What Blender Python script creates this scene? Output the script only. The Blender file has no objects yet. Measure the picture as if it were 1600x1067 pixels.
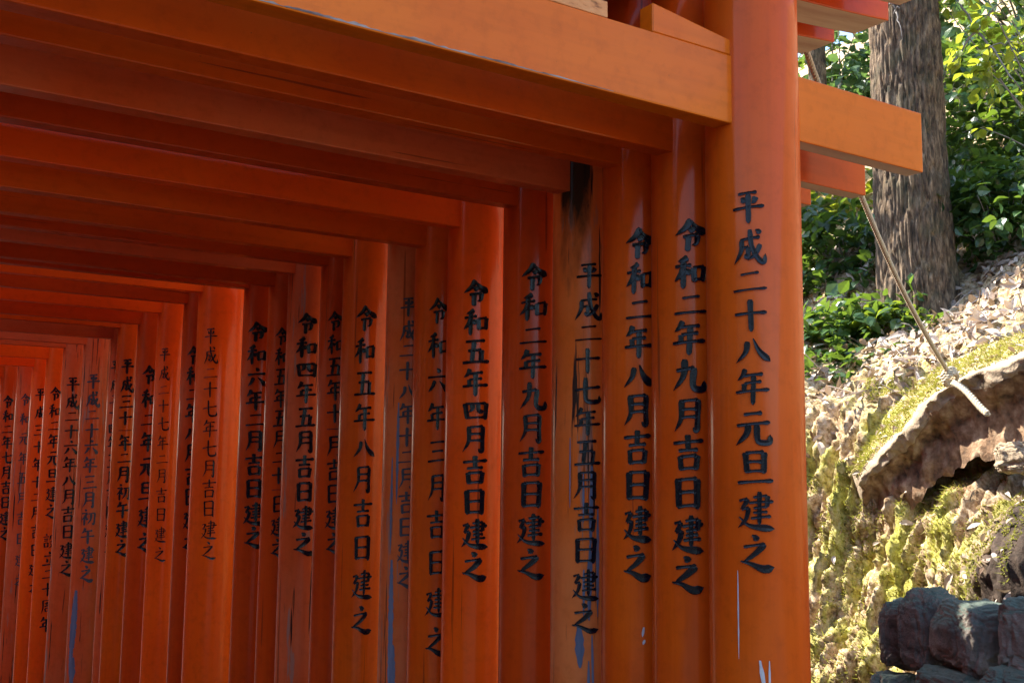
import bpy, bmesh, math, random
import numpy as np
from mathutils import Vector, Matrix, noise as mn
R = math.radians
random.seed(7)
rng = np.random.default_rng(7)
sc = bpy.context.scene
C = sc.collection
GZ = 1.55                      # eye height above the path: every height below is written relative to the eye

# ------------------------------------------------------------------ camera
cd = bpy.data.cameras.new('camera'); cam = bpy.data.objects.new('camera', cd); C.objects.link(cam)
RT = Vector((0.829438, -0.5584949, 0.01077301)); UP = Vector((-0.07467661, -0.09175062, 0.99297796)); FW = Vector((0.5535847, 0.82441814, 0.11780796))
m = Matrix((RT, UP, -FW)).transposed().to_4x4(); m.translation = Vector((0, 0, GZ)); cam.matrix_world = m
cd.sensor_width = 36; cd.lens = 1720.2 / 1600 * 36; cd.clip_start = 0.05; cd.clip_end = 3000
sc.camera = cam
F = 1720.2
def at(px, py, lat):
    "point seen at a place of the photo, on the upright plane lat metres right of the eye"
    d = FW + RT * ((px - 800) / F) - UP * ((py - 533.5) / F)
    d = d * (lat / d.x); return Vector((d.x, d.y, d.z + GZ))

# ------------------------------------------------------------------ light
SUN_AZ, SUN_EL = R(-30), R(49)
w = bpy.data.worlds.new('World'); sc.world = w; w.use_nodes = True
nt = w.node_tree; bg = nt.nodes['Background']
sky = nt.nodes.new('ShaderNodeTexSky'); sky.sky_type = 'NISHITA'; sky.sun_disc = False
sky.sun_elevation = SUN_EL; sky.sun_rotation = SUN_AZ % (2 * math.pi); sky.dust_density = 1.0; sky.ozone_density = 1.5
nt.links.new(sky.outputs[0], bg.inputs[0]); bg.inputs[1].default_value = 0.15
sd = bpy.data.lights.new('sun', 'SUN'); sd.energy = 5.0; sd.angle = R(0.6); sd.color = (1, 0.93, 0.82)
so = bpy.data.objects.new('sun', sd); C.objects.link(so)
tosun = Vector((math.sin(SUN_AZ) * math.cos(SUN_EL), math.cos(SUN_AZ) * math.cos(SUN_EL), math.sin(SUN_EL)))
so.rotation_euler = tosun.to_track_quat('Z', 'Y').to_euler(); so.location = tosun * 30
sc.view_settings.view_transform = 'Standard'; sc.view_settings.look = 'None'
sc.view_settings.exposure = 1.85; sc.view_settings.gamma = 1

# ------------------------------------------------------------------ helpers
def obj(name, me, mats=None, parent=None, loc=(0, 0, 0)):
    o = bpy.data.objects.new(name, me); C.objects.link(o); o.location = loc
    if mats is not None:
        for x in (mats if isinstance(mats, (list, tuple)) else [mats]): me.materials.append(x)
    if parent is not None: o.parent = parent
    return o
def tag(o, label, cat, group=None, kind=None):
    if label: o['label'] = label
    if cat: o['category'] = cat
    if group: o['group'] = group
    if kind: o['kind'] = kind
    return o
def empty(name, loc=(0, 0, 0)):
    o = bpy.data.objects.new(name, None); C.objects.link(o); o.location = loc; o.empty_display_size = .1; return o
def np_mesh(name, V, faces, smooth=True, mat_idx=None):
    me = bpy.data.meshes.new(name)
    me.from_pydata([tuple(v) for v in np.asarray(V)], [], [tuple(int(i) for i in f) for f in faces])
    if smooth: me.polygons.foreach_set('use_smooth', [True] * len(me.polygons))
    if mat_idx is not None: me.polygons.foreach_set('material_index', mat_idx)
    me.update(); return me
def bm_mesh(name, bm, smooth=False):
    me = bpy.data.meshes.new(name); bm.normal_update(); bm.to_mesh(me); bm.free()
    if smooth: me.polygons.foreach_set('use_smooth', [True] * len(me.polygons))
    return me
def tube(pts, rad, sides=8, cap=True):
    "tapered tube along pts -> verts, faces"
    pts = [Vector(p) for p in pts]; n = len(pts)
    if not hasattr(rad, '__len__'): rad = [rad] * n
    V, Fc = [], []
    t0 = (pts[1] - pts[0]).normalized(); a = Vector((0, 0, 1)) if abs(t0.z) < .9 else Vector((1, 0, 0))
    u = t0.cross(a).normalized()
    for i in range(n):
        t = (pts[min(i + 1, n - 1)] - pts[max(i - 1, 0)]).normalized()
        u = (u - t * u.dot(t)).normalized(); v = t.cross(u)
        for k in range(sides):
            q = 2 * math.pi * k / sides
            V.append(pts[i] + (u * math.cos(q) + v * math.sin(q)) * rad[i])
    for i in range(n - 1):
        for k in range(sides):
            k2 = (k + 1) % sides
            Fc.append((i * sides + k, i * sides + k2, (i + 1) * sides + k2, (i + 1) * sides + k))
    if cap:
        Fc.append(tuple(reversed(range(sides)))); Fc.append(tuple((n - 1) * sides + k for k in range(sides)))
    return V, Fc
class MB:
    def __init__(s): s.V = []; s.F = []
    def add(s, vf):
        o = len(s.V); s.V += list(vf[0]); s.F += [tuple(i + o for i in f) for f in vf[1]]
    def mesh(s, name, smooth=True): return np_mesh(name, s.V, s.F, smooth)
def box_bm(x0, x1, y0, y1, z0, z1, bev=.004, xs=None, zfun=None, pale=None):
    "bevelled beam along x, optionally curved by zfun(x); faces looking down where pale(x) get material 1"
    bm = bmesh.new()
    xs = xs or [x0, x1]
    rows = []
    for x in xs:
        dz = zfun(x) if zfun else 0
        rows.append([bm.verts.new((x, y, z + dz)) for y, z in ((y0, z0), (y1, z0), (y1, z1), (y0, z1))])
    for a, b in zip(rows, rows[1:]):
        for k in range(4):
            k2 = (k + 1) % 4
            f = bm.faces.new((a[k], b[k], b[k2], a[k2]))
            if k == 0 and pale and pale((a[0].co.x + b[0].co.x) / 2): f.material_index = 1
    bm.faces.new(rows[0][::-1]); bm.faces.new(rows[-1])
    bmesh.ops.recalc_face_normals(bm, faces=bm.faces)
    if bev:
        ed = [e for e in bm.edges if len(e.link_faces) == 2 and e.calc_face_angle(0) > .8]
        bmesh.ops.bevel(bm, geom=ed, offset=bev, segments=2, affect='EDGES', profile=.6)
    return bm

# ------------------------------------------------------------------ materials
def mat(name):
    m = bpy.data.materials.new(name); m.use_nodes = True
    t = m.node_tree; b = t.nodes['Principled BSDF']
    return m, t, b
def N(t, ty, **kw):
    n = t.nodes.new(ty)
    for k, v in kw.items():
        if k in n.inputs: n.inputs[k].default_value = v
        else: setattr(n, k, v)
    return n
def L(t, a, b): t.links.new(a, b)
def coords(t, scale=(1, 1, 1), kind='Object', rnd=False):
    tc = N(t, 'ShaderNodeTexCoord'); mp = N(t, 'ShaderNodeMapping'); mp.inputs['Scale'].default_value = scale
    L(t, tc.outputs[kind], mp.inputs[0])
    if rnd:
        oi = N(t, 'ShaderNodeObjectInfo'); mu = N(t, 'ShaderNodeMath', operation='MULTIPLY'); mu.inputs[1].default_value = 37
        L(t, oi.outputs['Random'], mu.inputs[0]); L(t, mu.outputs[0], mp.inputs['Location'])
    return mp.outputs[0]
def nz(t, co, scale, detail=4, rough=.55):
    n = N(t, 'ShaderNodeTexNoise'); n.inputs['Scale'].default_value = scale; n.inputs['Detail'].default_value = detail; n.inputs['Roughness'].default_value = rough
    L(t, co, n.inputs['Vector']); return n.outputs['Fac']
def ramp(t, fac, stops):
    r = N(t, 'ShaderNodeValToRGB'); e = r.color_ramp.elements
    while len(e) < len(stops): e.new(.5)
    for k, (p, c) in enumerate(stops):
        e[k].position = p; e[k].color = (*c, 1) if hasattr(c, '__len__') else (c, c, c, 1)
    L(t, fac, r.inputs[0]); return r.outputs[0]
def mix(t, fac, a, b):
    n = N(t, 'ShaderNodeMix', data_type='RGBA')
    for s, x in ((n.inputs[0], fac), (n.inputs[6], a), (n.inputs[7], b)):
        if isinstance(x, (int, float)): s.default_value = x
        elif isinstance(x, tuple): s.default_value = (*x, 1)
        else: L(t, x, s)
    return n.outputs[2]
def math_(t, op, a, b=None):
    n = N(t, 'ShaderNodeMath', operation=op)
    for s, x in zip(n.inputs, (a, b)):
        if x is None: continue
        if isinstance(x, (int, float)): s.default_value = x
        else: L(t, x, s)
    return n.outputs[0]
def bump(t, b, h, strength=.3, dist=.01):
    n = N(t, 'ShaderNodeBump'); n.inputs['Strength'].default_value = strength; n.inputs['Distance'].default_value = dist
    L(t, h, n.inputs['Height']); L(t, n.outputs[0], b.inputs['Normal'])

def paint(name, col, fade, wear=0., mildew=False, axis='z', rough=.44, streak=.5):
    "vermilion lacquer: slow fading, grain, small stains; wear > 0 bares grey wood in long flakes"
    m, t, b = mat(name)
    s_long = (1, 1, .06) if axis == 'z' else (.06, 1, 1)
    co = coords(t, (1, 1, 1), rnd=True); cl = coords(t, s_long, rnd=True)
    big = nz(t, co, 2.2, 3); grain = nz(t, cl, 42, 5, .6); mott = nz(t, co, 26, 4, .65)
    c = mix(t, ramp(t, big, [(.35, 0), (.7, 1)]), col, fade)
    c = mix(t, math_(t, 'MULTIPLY', ramp(t, grain, [(.45, 0), (.75, 1)]), streak * .5), c, tuple(x * .55 for x in col))
    c = mix(t, math_(t, 'MULTIPLY', ramp(t, mott, [(.5, 0), (.8, 1)]), .35), c, tuple(x * .5 for x in col))
    spots = ramp(t, nz(t, co, 95, 2), [(.76, 0), (.8, 1)])
    c = mix(t, math_(t, 'MULTIPLY', spots, .5), c, (.1, .03, .015))
    rg = ramp(t, mott, [(.3, rough - .06), (.75, rough + .14)])
    crk = ramp(t, nz(t, coords(t, (1, 1, .02) if axis == 'z' else (.02, 1, 1), rnd=True), 46, 2), [(.70, 0), (.72, 1)])
    c = mix(t, math_(t, 'MULTIPLY', crk, .6), c, (.12, .018, .006))
    dust = ramp(t, nz(t, coords(t, (1, 1, .3) if axis == 'z' else (.3, 1, 1), rnd=True), 7, 6, .7), [(.52, 0), (.8, 1)])
    c = mix(t, math_(t, 'MULTIPLY', dust, .35), c, tuple(x * .62 + .02 for x in col))
    hgt = math_(t, 'SUBTRACT', math_(t, 'ADD', math_(t, 'MULTIPLY', grain, .6), math_(t, 'MULTIPLY', mott, .25)), crk)
    if wear:
        fl = nz(t, coords(t, (1, 1, .10) if axis == 'z' else (.1, 1, 1), rnd=True), 19, 5, .62)
        k = ramp(t, fl, [(.62 - wear * .1, 0), (.66 - wear * .1, 1)])
        c = mix(t, math_(t, 'MULTIPLY', k, .75), c, (.30, .17, .13))
        cr = ramp(t, nz(t, coords(t, (1, 1, .035) if axis == 'z' else (.035, 1, 1), rnd=True), 60, 3), [(.64, 0), (.67, 1)])
        c = mix(t, cr, c, (.035, .015, .012))
        rg = mix(t, k, rg, (.7, .7, .7)); hgt = math_(t, 'SUBTRACT', hgt, math_(t, 'ADD', math_(t, 'MULTIPLY', k, .35), cr))
    if mildew:
        tc = N(t, 'ShaderNodeTexCoord'); sp = N(t, 'ShaderNodeSeparateXYZ'); L(t, tc.outputs['Object'], sp.inputs[0])
        a = R(212); dx = math_(t, 'MULTIPLY', sp.outputs[0], math.cos(a) * 10); dy = math_(t, 'MULTIPLY', sp.outputs[1], math.sin(a) * 10)
        dot = math_(t, 'ADD', dx, dy)
        wob = nz(t, coords(t, (1, 1, .25)), 22, 5, .65)
        side = ramp(t, math_(t, 'ADD', dot, math_(t, 'MULTIPLY', wob, .16)), [(.93, 0), (1.0, 1)])
        zz = math_(t, 'ADD', sp.outputs[2], math_(t, 'MULTIPLY', wob, .5))
        up = ramp(t, math_(t, 'SUBTRACT', zz, 1.75), [(.62, 0), (.85, 1)])
        k = math_(t, 'MULTIPLY', side, up)
        c = mix(t, math_(t, 'MULTIPLY', k, .96), c, (.016, .015, .009)); rg = mix(t, k, rg, (.8, .8, .8))
    L(t, c, b.inputs['Base Color']); L(t, rg, b.inputs['Roughness'])
    b.inputs['Specular IOR Level'].default_value = .06
    b.inputs['Coat Weight'].default_value = .18 if wear else .30; b.inputs['Coat Roughness'].default_value = .13
    bump(t, b, hgt, .22 if not wear else .45, .004)
    return m
VERM = (.60, .070, .003); VFADE = (.66, .098, .005)
M = {}
for ax in 'zx':
    M['a' + ax] = paint('vermilion_lacquer_' + ax, VERM, VFADE, axis=ax)
    M['b' + ax] = paint('shade_tone_vermilion_lacquer_' + ax, (.50, .047, .003), (.56, .060, .004), axis=ax)  # darker lacquer: shade on the gates in between is put into the colour
    M['c' + ax] = paint('orange_vermilion_lacquer_' + ax, *(((.64, .122, .004), (.70, .155, .006)) if ax == 'x' else ((.61, .080, .004), (.66, .100, .005))), axis=ax)
    M['e' + ax] = paint('lit_tone_vermilion_lacquer_' + ax, (.80, .080, .004), (.84, .102, .005), axis=ax, streak=.3)  # brighter lacquer: the glow of the better lit gates is put into the colour
    M['d' + ax] = paint('faded_vermilion_paint_' + ax, (.60, .085, .018), (.60, .125, .045), wear=.12 if ax == 'z' else 0, axis=ax, rough=.42)
M['w'] = paint('worn_vermilion_paint', (.64, .105, .015), (.62, .17, .06), wear=.35, axis='z', rough=.4, streak=.25)
M['wm'] = paint('worn_mildewed_vermilion_paint', (.66, .118, .012), (.66, .17, .045), wear=.06, mildew=True, axis='z', rough=.38, streak=.15)
def simple(name, stops, scale=20, rough=.6, bs=.3, bd=.005, stretch=(1, 1, 1), spec=.5):
    m, t, b = mat(name); co = coords(t, stretch, rnd=True); n = nz(t, co, scale, 6, .62)
    L(t, ramp(t, n, stops), b.inputs['Base Color']); b.inputs['Roughness'].default_value = rough; b.inputs['Specular IOR Level'].default_value = spec
    if bs: bump(t, b, n, bs, bd)
    return m
M['pale'] = simple('bare_pale_wood', [(.3, (.42, .25, .18)), (.55, (.58, .42, .32)), (.75, (.64, .5, .4))], 14, .75, .3, .004, (.08, 1, 1))
M['board'] = simple('speckled_weathered_board', [(.3, (.16, .05, .02)), (.42, (.62, .25, .09)), (.7, (.72, .36, .16))], 55, .8, .4, .004, (.4, 1, 1))
M['ink'] = simple('black_gloss_ink', [(.3, (.003, .003, .006)), (.7, (.007, .007, .014))], 60, .22, .12, .002, spec=.25)
M['ink_dull'] = simple('faded_black_ink', [(.3, (.010, .011, .018)), (.7, (.05, .045, .07))], 90, .5, .2, .002)
M['bare'] = simple('bare_grey_wood_sky_tint', [(.3, (.05, .065, .12)), (.7, (.17, .19, .27))], 30, .75, .5, .003, (1, 1, .08))  # weathered bare wood, with the blue of reflected sky put into its colour
M['chip'] = simple('pale_paint_chip', [(.3, (.40, .37, .38)), (.7, (.6, .56, .56))], 30, .7, .2, .002)
M['edge'] = simple('bare_worn_wood_edge', [(.35, (.10, .06, .05)), (.6, (.34, .29, .28))], 60, .8, .4, .003, (.15, 1, 1))
M['black'] = simple('black_base_paint', [(.3, (.012, .012, .012)), (.7, (.03, .03, .03))], 20, .5)

# ------------------------------------------------------------------ brush characters: h across, v down, p left sweep, n right sweep, d dot, k hook curve
G = {
 '平': 'h 20 14 76 9;d 28 25 38 40;p 72 23 66 34 58 42;h 4 56 96 49;v 50 14 49 98',
 '成': 'h 24 32 80 25;p 27 32 25 62 6 97;h 29 53 47 50;k 47 50 46 76 36 72;k 50 3 57 50 76 84 92 91 95 70;p 82 44 68 68 44 88;d 66 6 79 18',
 '令': 'p 50 3 34 28 3 49;n 48 6 68 29 98 46;d 42 31 58 41;h 26 56 72 50;p 72 50 69 74 56 80;v 44 56 43 99',
 '和': 'p 42 5 28 14 12 18;h 4 34 52 28;v 29 16 29 98;p 28 38 20 56 2 76;d 33 42 48 58;v 58 37 61 79;h 58 38 90 32;v 90 32 86 77;h 62 73 88 70',
 '年': 'p 30 1 22 19 7 33;h 26 20 80 14;h 27 41 76 36;v 27 41 27 62;h 2 66 98 58;v 52 18 51 100',
 '月': 'p 27 7 27 60 7 98;h 27 10 77 6;k 77 6 76 60 75 95 62 87;h 29 35 73 32;h 28 58 73 55',
 '日': 'v 22 9 24 93;h 22 12 78 8;v 78 8 76 94;h 25 48 75 45;h 25 86 75 83',
 '吉': 'h 6 23 94 16;v 50 1 50 42;h 22 44 78 40;v 26 58 29 98;h 26 60 76 56;v 76 56 72 96;h 30 92 72 89',
 '建': 'h 44 17 82 12;v 82 12 80 41;h 34 30 97 25;h 44 43 80 39;h 44 55 82 51;h 38 68 90 63;v 61 1 60 84;h 8 25 30 20;p 30 20 22 34 10 46;h 14 47 32 42;p 32 42 24 70 2 94;n 6 66 36 88 99 93',
 '之': 'd 40 1 55 17;h 16 35 76 27;p 76 27 46 56 10 82;n 6 77 34 82 70 97 99 90',
 '元': 'h 26 14 74 8;h 5 43 95 35;p 38 42 32 68 3 97;k 60 40 59 72 66 89 92 89 95 68',
 '旦': 'v 26 8 28 64;h 26 10 74 7;v 74 7 73 64;h 30 34 71 32;h 30 59 72 57;h 2 91 98 83',
 '一': 'h 4 56 96 44',
 '二': 'h 24 22 76 14;h 2 84 98 74',
 '三': 'h 16 14 82 8;h 24 50 76 44;h 2 89 98 80',
 '四': 'v 10 20 17 88;h 10 23 90 17;v 90 17 85 89;p 38 22 36 44 24 58;k 60 21 60 44 66 54 80 52;h 17 82 86 78',
 '五': 'h 14 13 84 8;v 46 13 35 88;h 22 47 72 42;v 72 42 68 87;h 2 91 98 84',
 '六': 'd 46 3 57 20;h 4 39 96 32;p 37 51 24 76 5 95;n 58 51 76 70 94 94',
 '七': 'h 4 50 96 35;k 42 4 43 70 54 89 90 87 93 67',
 '八': 'p 36 20 30 54 3 90;n 52 10 68 52 98 86',
 '九': 'p 38 4 34 52 3 95;h 12 37 66 28;k 66 28 62 74 72 90 94 88 97 66',
 '十': 'h 4 47 96 40;v 50 3 49 98',
 '初': 'd 24 1 35 13;h 8 27 42 22;p 42 22 26 46 4 66;v 26 46 26 99;d 40 42 31 51;d 32 55 45 66;h 50 27 92 22;k 92 22 90 60 87 89 74 82;p 68 26 64 62 43 93',
 '午': 'p 33 1 25 20 9 35;h 28 24 80 18;h 4 57 96 50;v 52 22 51 100',
 '設': 'd 22 3 31 13;h 4 23 46 19;h 12 36 40 34;h 12 49 40 46;v 12 62 15 92;h 12 62 40 60;v 40 60 38 90;h 16 88 38 86;p 60 10 58 30 49 43;h 60 12 82 9;k 82 9 81 34 95 34;h 52 54 84 50;p 84 50 70 76 46 97;n 56 62 72 80 99 95',
 '立': 'd 45 3 57 19;h 14 33 86 27;d 32 46 39 74;p 70 42 58 83;h 2 91 98 84',
 '周': 'p 18 10 18 60 3 97;h 18 12 84 8;k 84 8 84 60 83 95 71 87;h 34 30 68 27;v 50 18 50 46;h 30 48 72 45;v 36 60 38 82;h 36 61 66 59;v 66 59 64 82;h 38 80 64 78',
}
HF = {'一': .34, '二': .74, '三': .92, '八': .84, '十': .94, '之': .95, '六': .95, '四': .84, '吉': 1.05, '建': 1.08, '成': 1.05, '　': .7}
PROF = {'h': [(0, .75), (.12, .95), (.35, .72), (.75, .80), (.93, 1.25), (1, .55)],
        'v': [(0, .85), (.08, 1.25), (.3, 1.05), (.75, 1.1), (.92, 1.0), (1, .35)],
        'p': [(0, .8), (.1, 1.3), (.4, 1.1), (.75, .75), (1, .08)],
        'n': [(0, .25), (.3, .75), (.7, 1.45), (.86, 1.5), (1, .08)],
        'd': [(0, .25), (.35, 1.0), (.75, 1.45), (1, .5)],
        'k': [(0, .85), (.1, 1.25), (.45, 1.05), (.8, 1.2), (.92, .95), (1, .12)]}
WID = {'h': 11.0, 'v': 15.0, 'p': 14.5, 'n': 15.5, 'd': 15.0, 'k': 14.5}
THIN = {'建': .78, '設': .72, '周': .76, '初': .85, '和': .9, '成': .9, '年': .92, '月': .92, '吉': .92}
def stroke(kind, pts, weight):
    "-> list of (x, y, nx, ny, halfwidth)"
    P = [np.array(p, float) for p in pts]
    if len(P) == 2:
        mid = (P[0] + P[1]) / 2
        if kind == 'h': mid = mid + np.array([0, -1.0])
        if kind == 'd': mid = mid + np.array([2.5, -1.5])
        P = [P[0], mid, P[1]]
    Q = [2 * P[0] - P[1]] + P + [2 * P[-1] - P[-2]]
    S = []
    for i in range(1, len(Q) - 2):
        for u in np.linspace(0, 1, 6, endpoint=False):
            a, b, c, d = Q[i - 1:i + 3]
            S.append(.5 * (2 * b + (c - a) * u + (2 * a - 5 * b + 4 * c - d) * u * u + (3 * b - a - 3 * c + d) * u ** 3))
    S.append(P[-1]); S = np.array(S)
    ln = np.concatenate([[0], np.cumsum(np.linalg.norm(np.diff(S, axis=0), axis=1))]); tt = ln / ln[-1]
    pr = PROF[kind]; wv = np.interp(tt, [a for a, _ in pr], [b for _, b in pr]) * WID[kind] * weight / 2
    T = np.gradient(S, axis=0); T /= np.linalg.norm(T, axis=1)[:, None] + 1e-9
    return S, np.stack([-T[:, 1], T[:, 0]], 1), wv
def on_pillar(rad, ang, slope, zmid):
    "maps flat (u across as read, h height, lift) onto the pillar's skin"
    def f(u, hgt, lift):
        a = ang + slope * (hgt - zmid) + u / rad
        return (math.cos(a) * (rad + lift), math.sin(a) * (rad + lift), hgt)
    return f
def inscription(text, place, ztop, zbot, width, weight):
    mb = MB(); n = len(text)
    hf = [HF.get(c, 1) for c in text]
    total = ztop - zbot; gap = .10
    unit = total / (sum(hf) + gap * (n - 1))
    hch = min(unit, width * 1.22)
    z = ztop; k = 0
    for c, h in zip(text, hf):
        cell = unit * h; hh = hch * h; zt = z - (cell - hh) / 2
        if c in G:
            jx, jy, tl = random.uniform(-.02, .02), random.uniform(-.02, .02), random.uniform(-.03, .03)
            wd = width * random.uniform(.95, 1.04)
            for st in G[c].split(';'):
                tk = st.split(); v = [float(q) for q in tk[1:]]
                pts = [(v[i] + random.uniform(-1, 1), v[i + 1] + random.uniform(-1, 1)) for i in range(0, len(v), 2)]
                S, Nn, wv = stroke(tk[0], pts, weight * THIN.get(c, 1) * random.uniform(.92, 1.08)); k += 1
                V = []; e = .00004 * (k % 23)
                for (x, y), (nx, ny), hw in zip(S, Nn, wv):
                    for q, lift in ((-1, .0003), (-.9, .0009), (0, .0003), (.9, .0009), (1, .0003)):
                        X = x + nx * hw * q; Y = y + ny * hw * q
                        u = ((X - 50) / 100 + jx + tl * (Y - 50) / 100) * wd
                        V.append(place(u, zt - (Y / 100 + jy) * hh, lift + e))
                nn = len(S); Fc = []
                for i in range(nn - 1):
                    for q in range(4):
                        Fc.append((i * 5 + q, i * 5 + q + 1, (i + 1) * 5 + q + 1, (i + 1) * 5 + q))
                mb.add((V, Fc))
        z -= cell + unit * gap
    return mb.mesh('inscription', False)
def patches(place, spec):
    "bare places in the paint: ragged upright flakes (u, top, bottom, width)"
    mb = MB()
    for u, zt, zb, wd, lean in spec:
        n = max(5, int((zt - zb) / .012)); V = []
        for i in range(n + 1):
            t = i / n; h = zt + (zb - zt) * t
            hw = wd / 2 * math.sin(math.pi * min(1, .06 + t * .93)) ** .5 * random.uniform(.75, 1.15)
            for q in (-1, 0, 1): V.append(place(u + lean * t + q * hw, h, .0005 + .0002 * (q == 0)))
        Fc = [(i * 3 + q, i * 3 + q + 1, i * 3 + q + 4, i * 3 + q + 3) for i in range(n) for q in (0, 1)]
        mb.add((V, Fc))
    return mb.mesh('worn_patch', False)

# ------------------------------------------------------------------ ground
def ground_h(y):
    t = min(max((y - 2.5) / 11.5, 0), 1); return -1.25 * t
def ground():
    xs = [-400, -60, -12, -4, -2, -1, 0, 1, 2, 3, 4, 5, 8, 40, 400]; ys = [-400, -60, -15, -6, -3, -1, 0, 1, 2, 2.5] + [3 + .8 * i for i in range(15)] + [30, 80, 400]
    V = [(x, y, ground_h(y)) for y in ys for x in xs]; nx = len(xs)
    Fc = [(j * nx + i, j * nx + i + 1, (j + 1) * nx + i + 1, (j + 1) * nx + i) for j in range(len(ys) - 1) for i in range(nx - 1)]
    return np_mesh('ground', V, Fc)
M['ground'] = simple('packed_earth_and_gravel', [(.3, (.03, .026, .022)), (.5, (.065, .055, .045)), (.7, (.10, .088, .075))], 9, .95, .6, .02)
tag(obj('ground', ground(), M['ground']), None, None, kind='structure')

# ------------------------------------------------------------------ torii gates
X0, XL = 2.0, -0.76; XC = (X0 + XL) / 2
# depth, pillar radius, tie beam underside, inscription, angle at its top and bottom, heights, character width, weight, paint, label
GATES = [
 (1.904, .117, .849, '平成二十八年元旦建之', 219, 222, .679, -.217, .085, .95, 'c', 'frontmost vermilion torii gate with orange tie beam, inscribed 平成二十八年元旦'),
 (2.136, .100, .837, '令和二年九月吉日建之', 230, 221, .655, -.287, .086, 1.15, 'a', 'vermilion torii gate just behind the frontmost one, boldly inscribed 令和二年九月'),
 (2.346, .100, .849, '令和二年八月吉日建之', 234, 226, .671, -.276, .081, 1.12, 'a', 'vermilion torii gate inscribed 令和二年八月, just in front of the blackened weathered pillar'),
 (2.584, .100, .825, '平成二十七年五月吉日建之', 238, 232, .613, -.440, .083, .92, 'wm', 'weathered torii gate with blackened pillar top and cracked paint, inscribed 平成二十七年五月'),
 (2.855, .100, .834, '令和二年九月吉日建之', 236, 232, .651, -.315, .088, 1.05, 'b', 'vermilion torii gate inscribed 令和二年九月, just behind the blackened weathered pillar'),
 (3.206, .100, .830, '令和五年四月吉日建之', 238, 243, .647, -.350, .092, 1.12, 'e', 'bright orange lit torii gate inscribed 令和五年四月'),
 (3.440, .100, .802, '令和六年三月吉日建之', 233, 241, .625, -.630, .078, .95, 'a', 'vermilion torii gate with widely spaced inscription 令和六年三月'),
 (3.660, .100, .882, '平成二十八年十二月吉日建之', 233, 239, .646, -.416, .070, .95, 'w', 'worn pinkish torii gate with bare grey streaks, inscribed 平成二十八年十二月'),
 (4.052, .100, .860, '令和五年八月吉日建之', 242, 250, .667, -.630, .088, .92, 'a', 'vermilion torii gate with widely spaced inscription 令和五年八月'),
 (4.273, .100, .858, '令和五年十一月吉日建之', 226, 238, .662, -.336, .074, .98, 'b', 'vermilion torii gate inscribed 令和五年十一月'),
 (4.634, .100, .876, '令和四年五月吉日建之', 242, 250, .695, -.362, .096, 1.1, 'd', 'faded vermilion torii gate inscribed 令和四年五月'),
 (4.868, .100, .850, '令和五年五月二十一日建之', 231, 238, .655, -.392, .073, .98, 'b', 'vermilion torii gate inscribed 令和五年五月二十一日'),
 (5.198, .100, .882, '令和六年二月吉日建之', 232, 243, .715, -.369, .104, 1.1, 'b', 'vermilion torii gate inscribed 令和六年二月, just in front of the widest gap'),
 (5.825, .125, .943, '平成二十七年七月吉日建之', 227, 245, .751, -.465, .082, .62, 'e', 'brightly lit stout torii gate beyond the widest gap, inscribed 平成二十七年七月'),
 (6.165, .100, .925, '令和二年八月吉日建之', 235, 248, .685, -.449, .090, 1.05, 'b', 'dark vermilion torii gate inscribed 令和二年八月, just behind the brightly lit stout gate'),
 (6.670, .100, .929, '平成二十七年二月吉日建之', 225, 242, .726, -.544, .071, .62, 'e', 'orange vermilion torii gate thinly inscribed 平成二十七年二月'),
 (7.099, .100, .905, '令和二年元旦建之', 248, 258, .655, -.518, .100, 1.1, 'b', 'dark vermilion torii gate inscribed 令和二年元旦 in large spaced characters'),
 (7.625, .093, .938, '平成三十一年二月初午建之', 244, 258, .729, -.569, .092, 1.08, 'a', 'vermilion torii gate inscribed 平成三十一年二月初午'),
 (7.822, .090, .882, '平成二十四年五月吉日建之', 228, 245, .735, -.581, .089, .9, 'd', 'faded torii gate inscribed 平成二十四年五月, half hidden behind its neighbour'),
 (8.555, .100, .907, '平成二十六年三月初午建之', 246, 262, .693, -.816, .104, .98, 'd', 'faded pinkish torii gate with dark bare streak, inscribed 平成二十六年三月初午'),
 (9.244, .100, .943, '平成二十六年八月吉日建之', 250, 266, .715, -.833, .112, .92, 'd', 'faded pinkish torii gate inscribed 平成二十六年八月'),
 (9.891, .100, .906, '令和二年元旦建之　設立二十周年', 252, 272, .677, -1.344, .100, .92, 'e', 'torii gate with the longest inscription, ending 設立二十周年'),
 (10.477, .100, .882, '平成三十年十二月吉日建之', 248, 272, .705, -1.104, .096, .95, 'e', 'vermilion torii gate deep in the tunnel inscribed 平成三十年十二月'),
 (11.182, .100, .950, '令和元年五月吉日建之', 250, 275, .710, -1.114, .096, .85, 'd', 'faded torii gate deep in the tunnel inscribed 令和元年五月'),
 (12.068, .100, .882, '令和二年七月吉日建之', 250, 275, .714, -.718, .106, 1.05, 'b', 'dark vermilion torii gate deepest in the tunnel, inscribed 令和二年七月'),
]
SH0, SHH, KAH = 1.338, .135, .15
def rise(x):
    d = abs(x - XC); return .062 * max(0, (d - 1.0) / 1.15) ** 2
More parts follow.
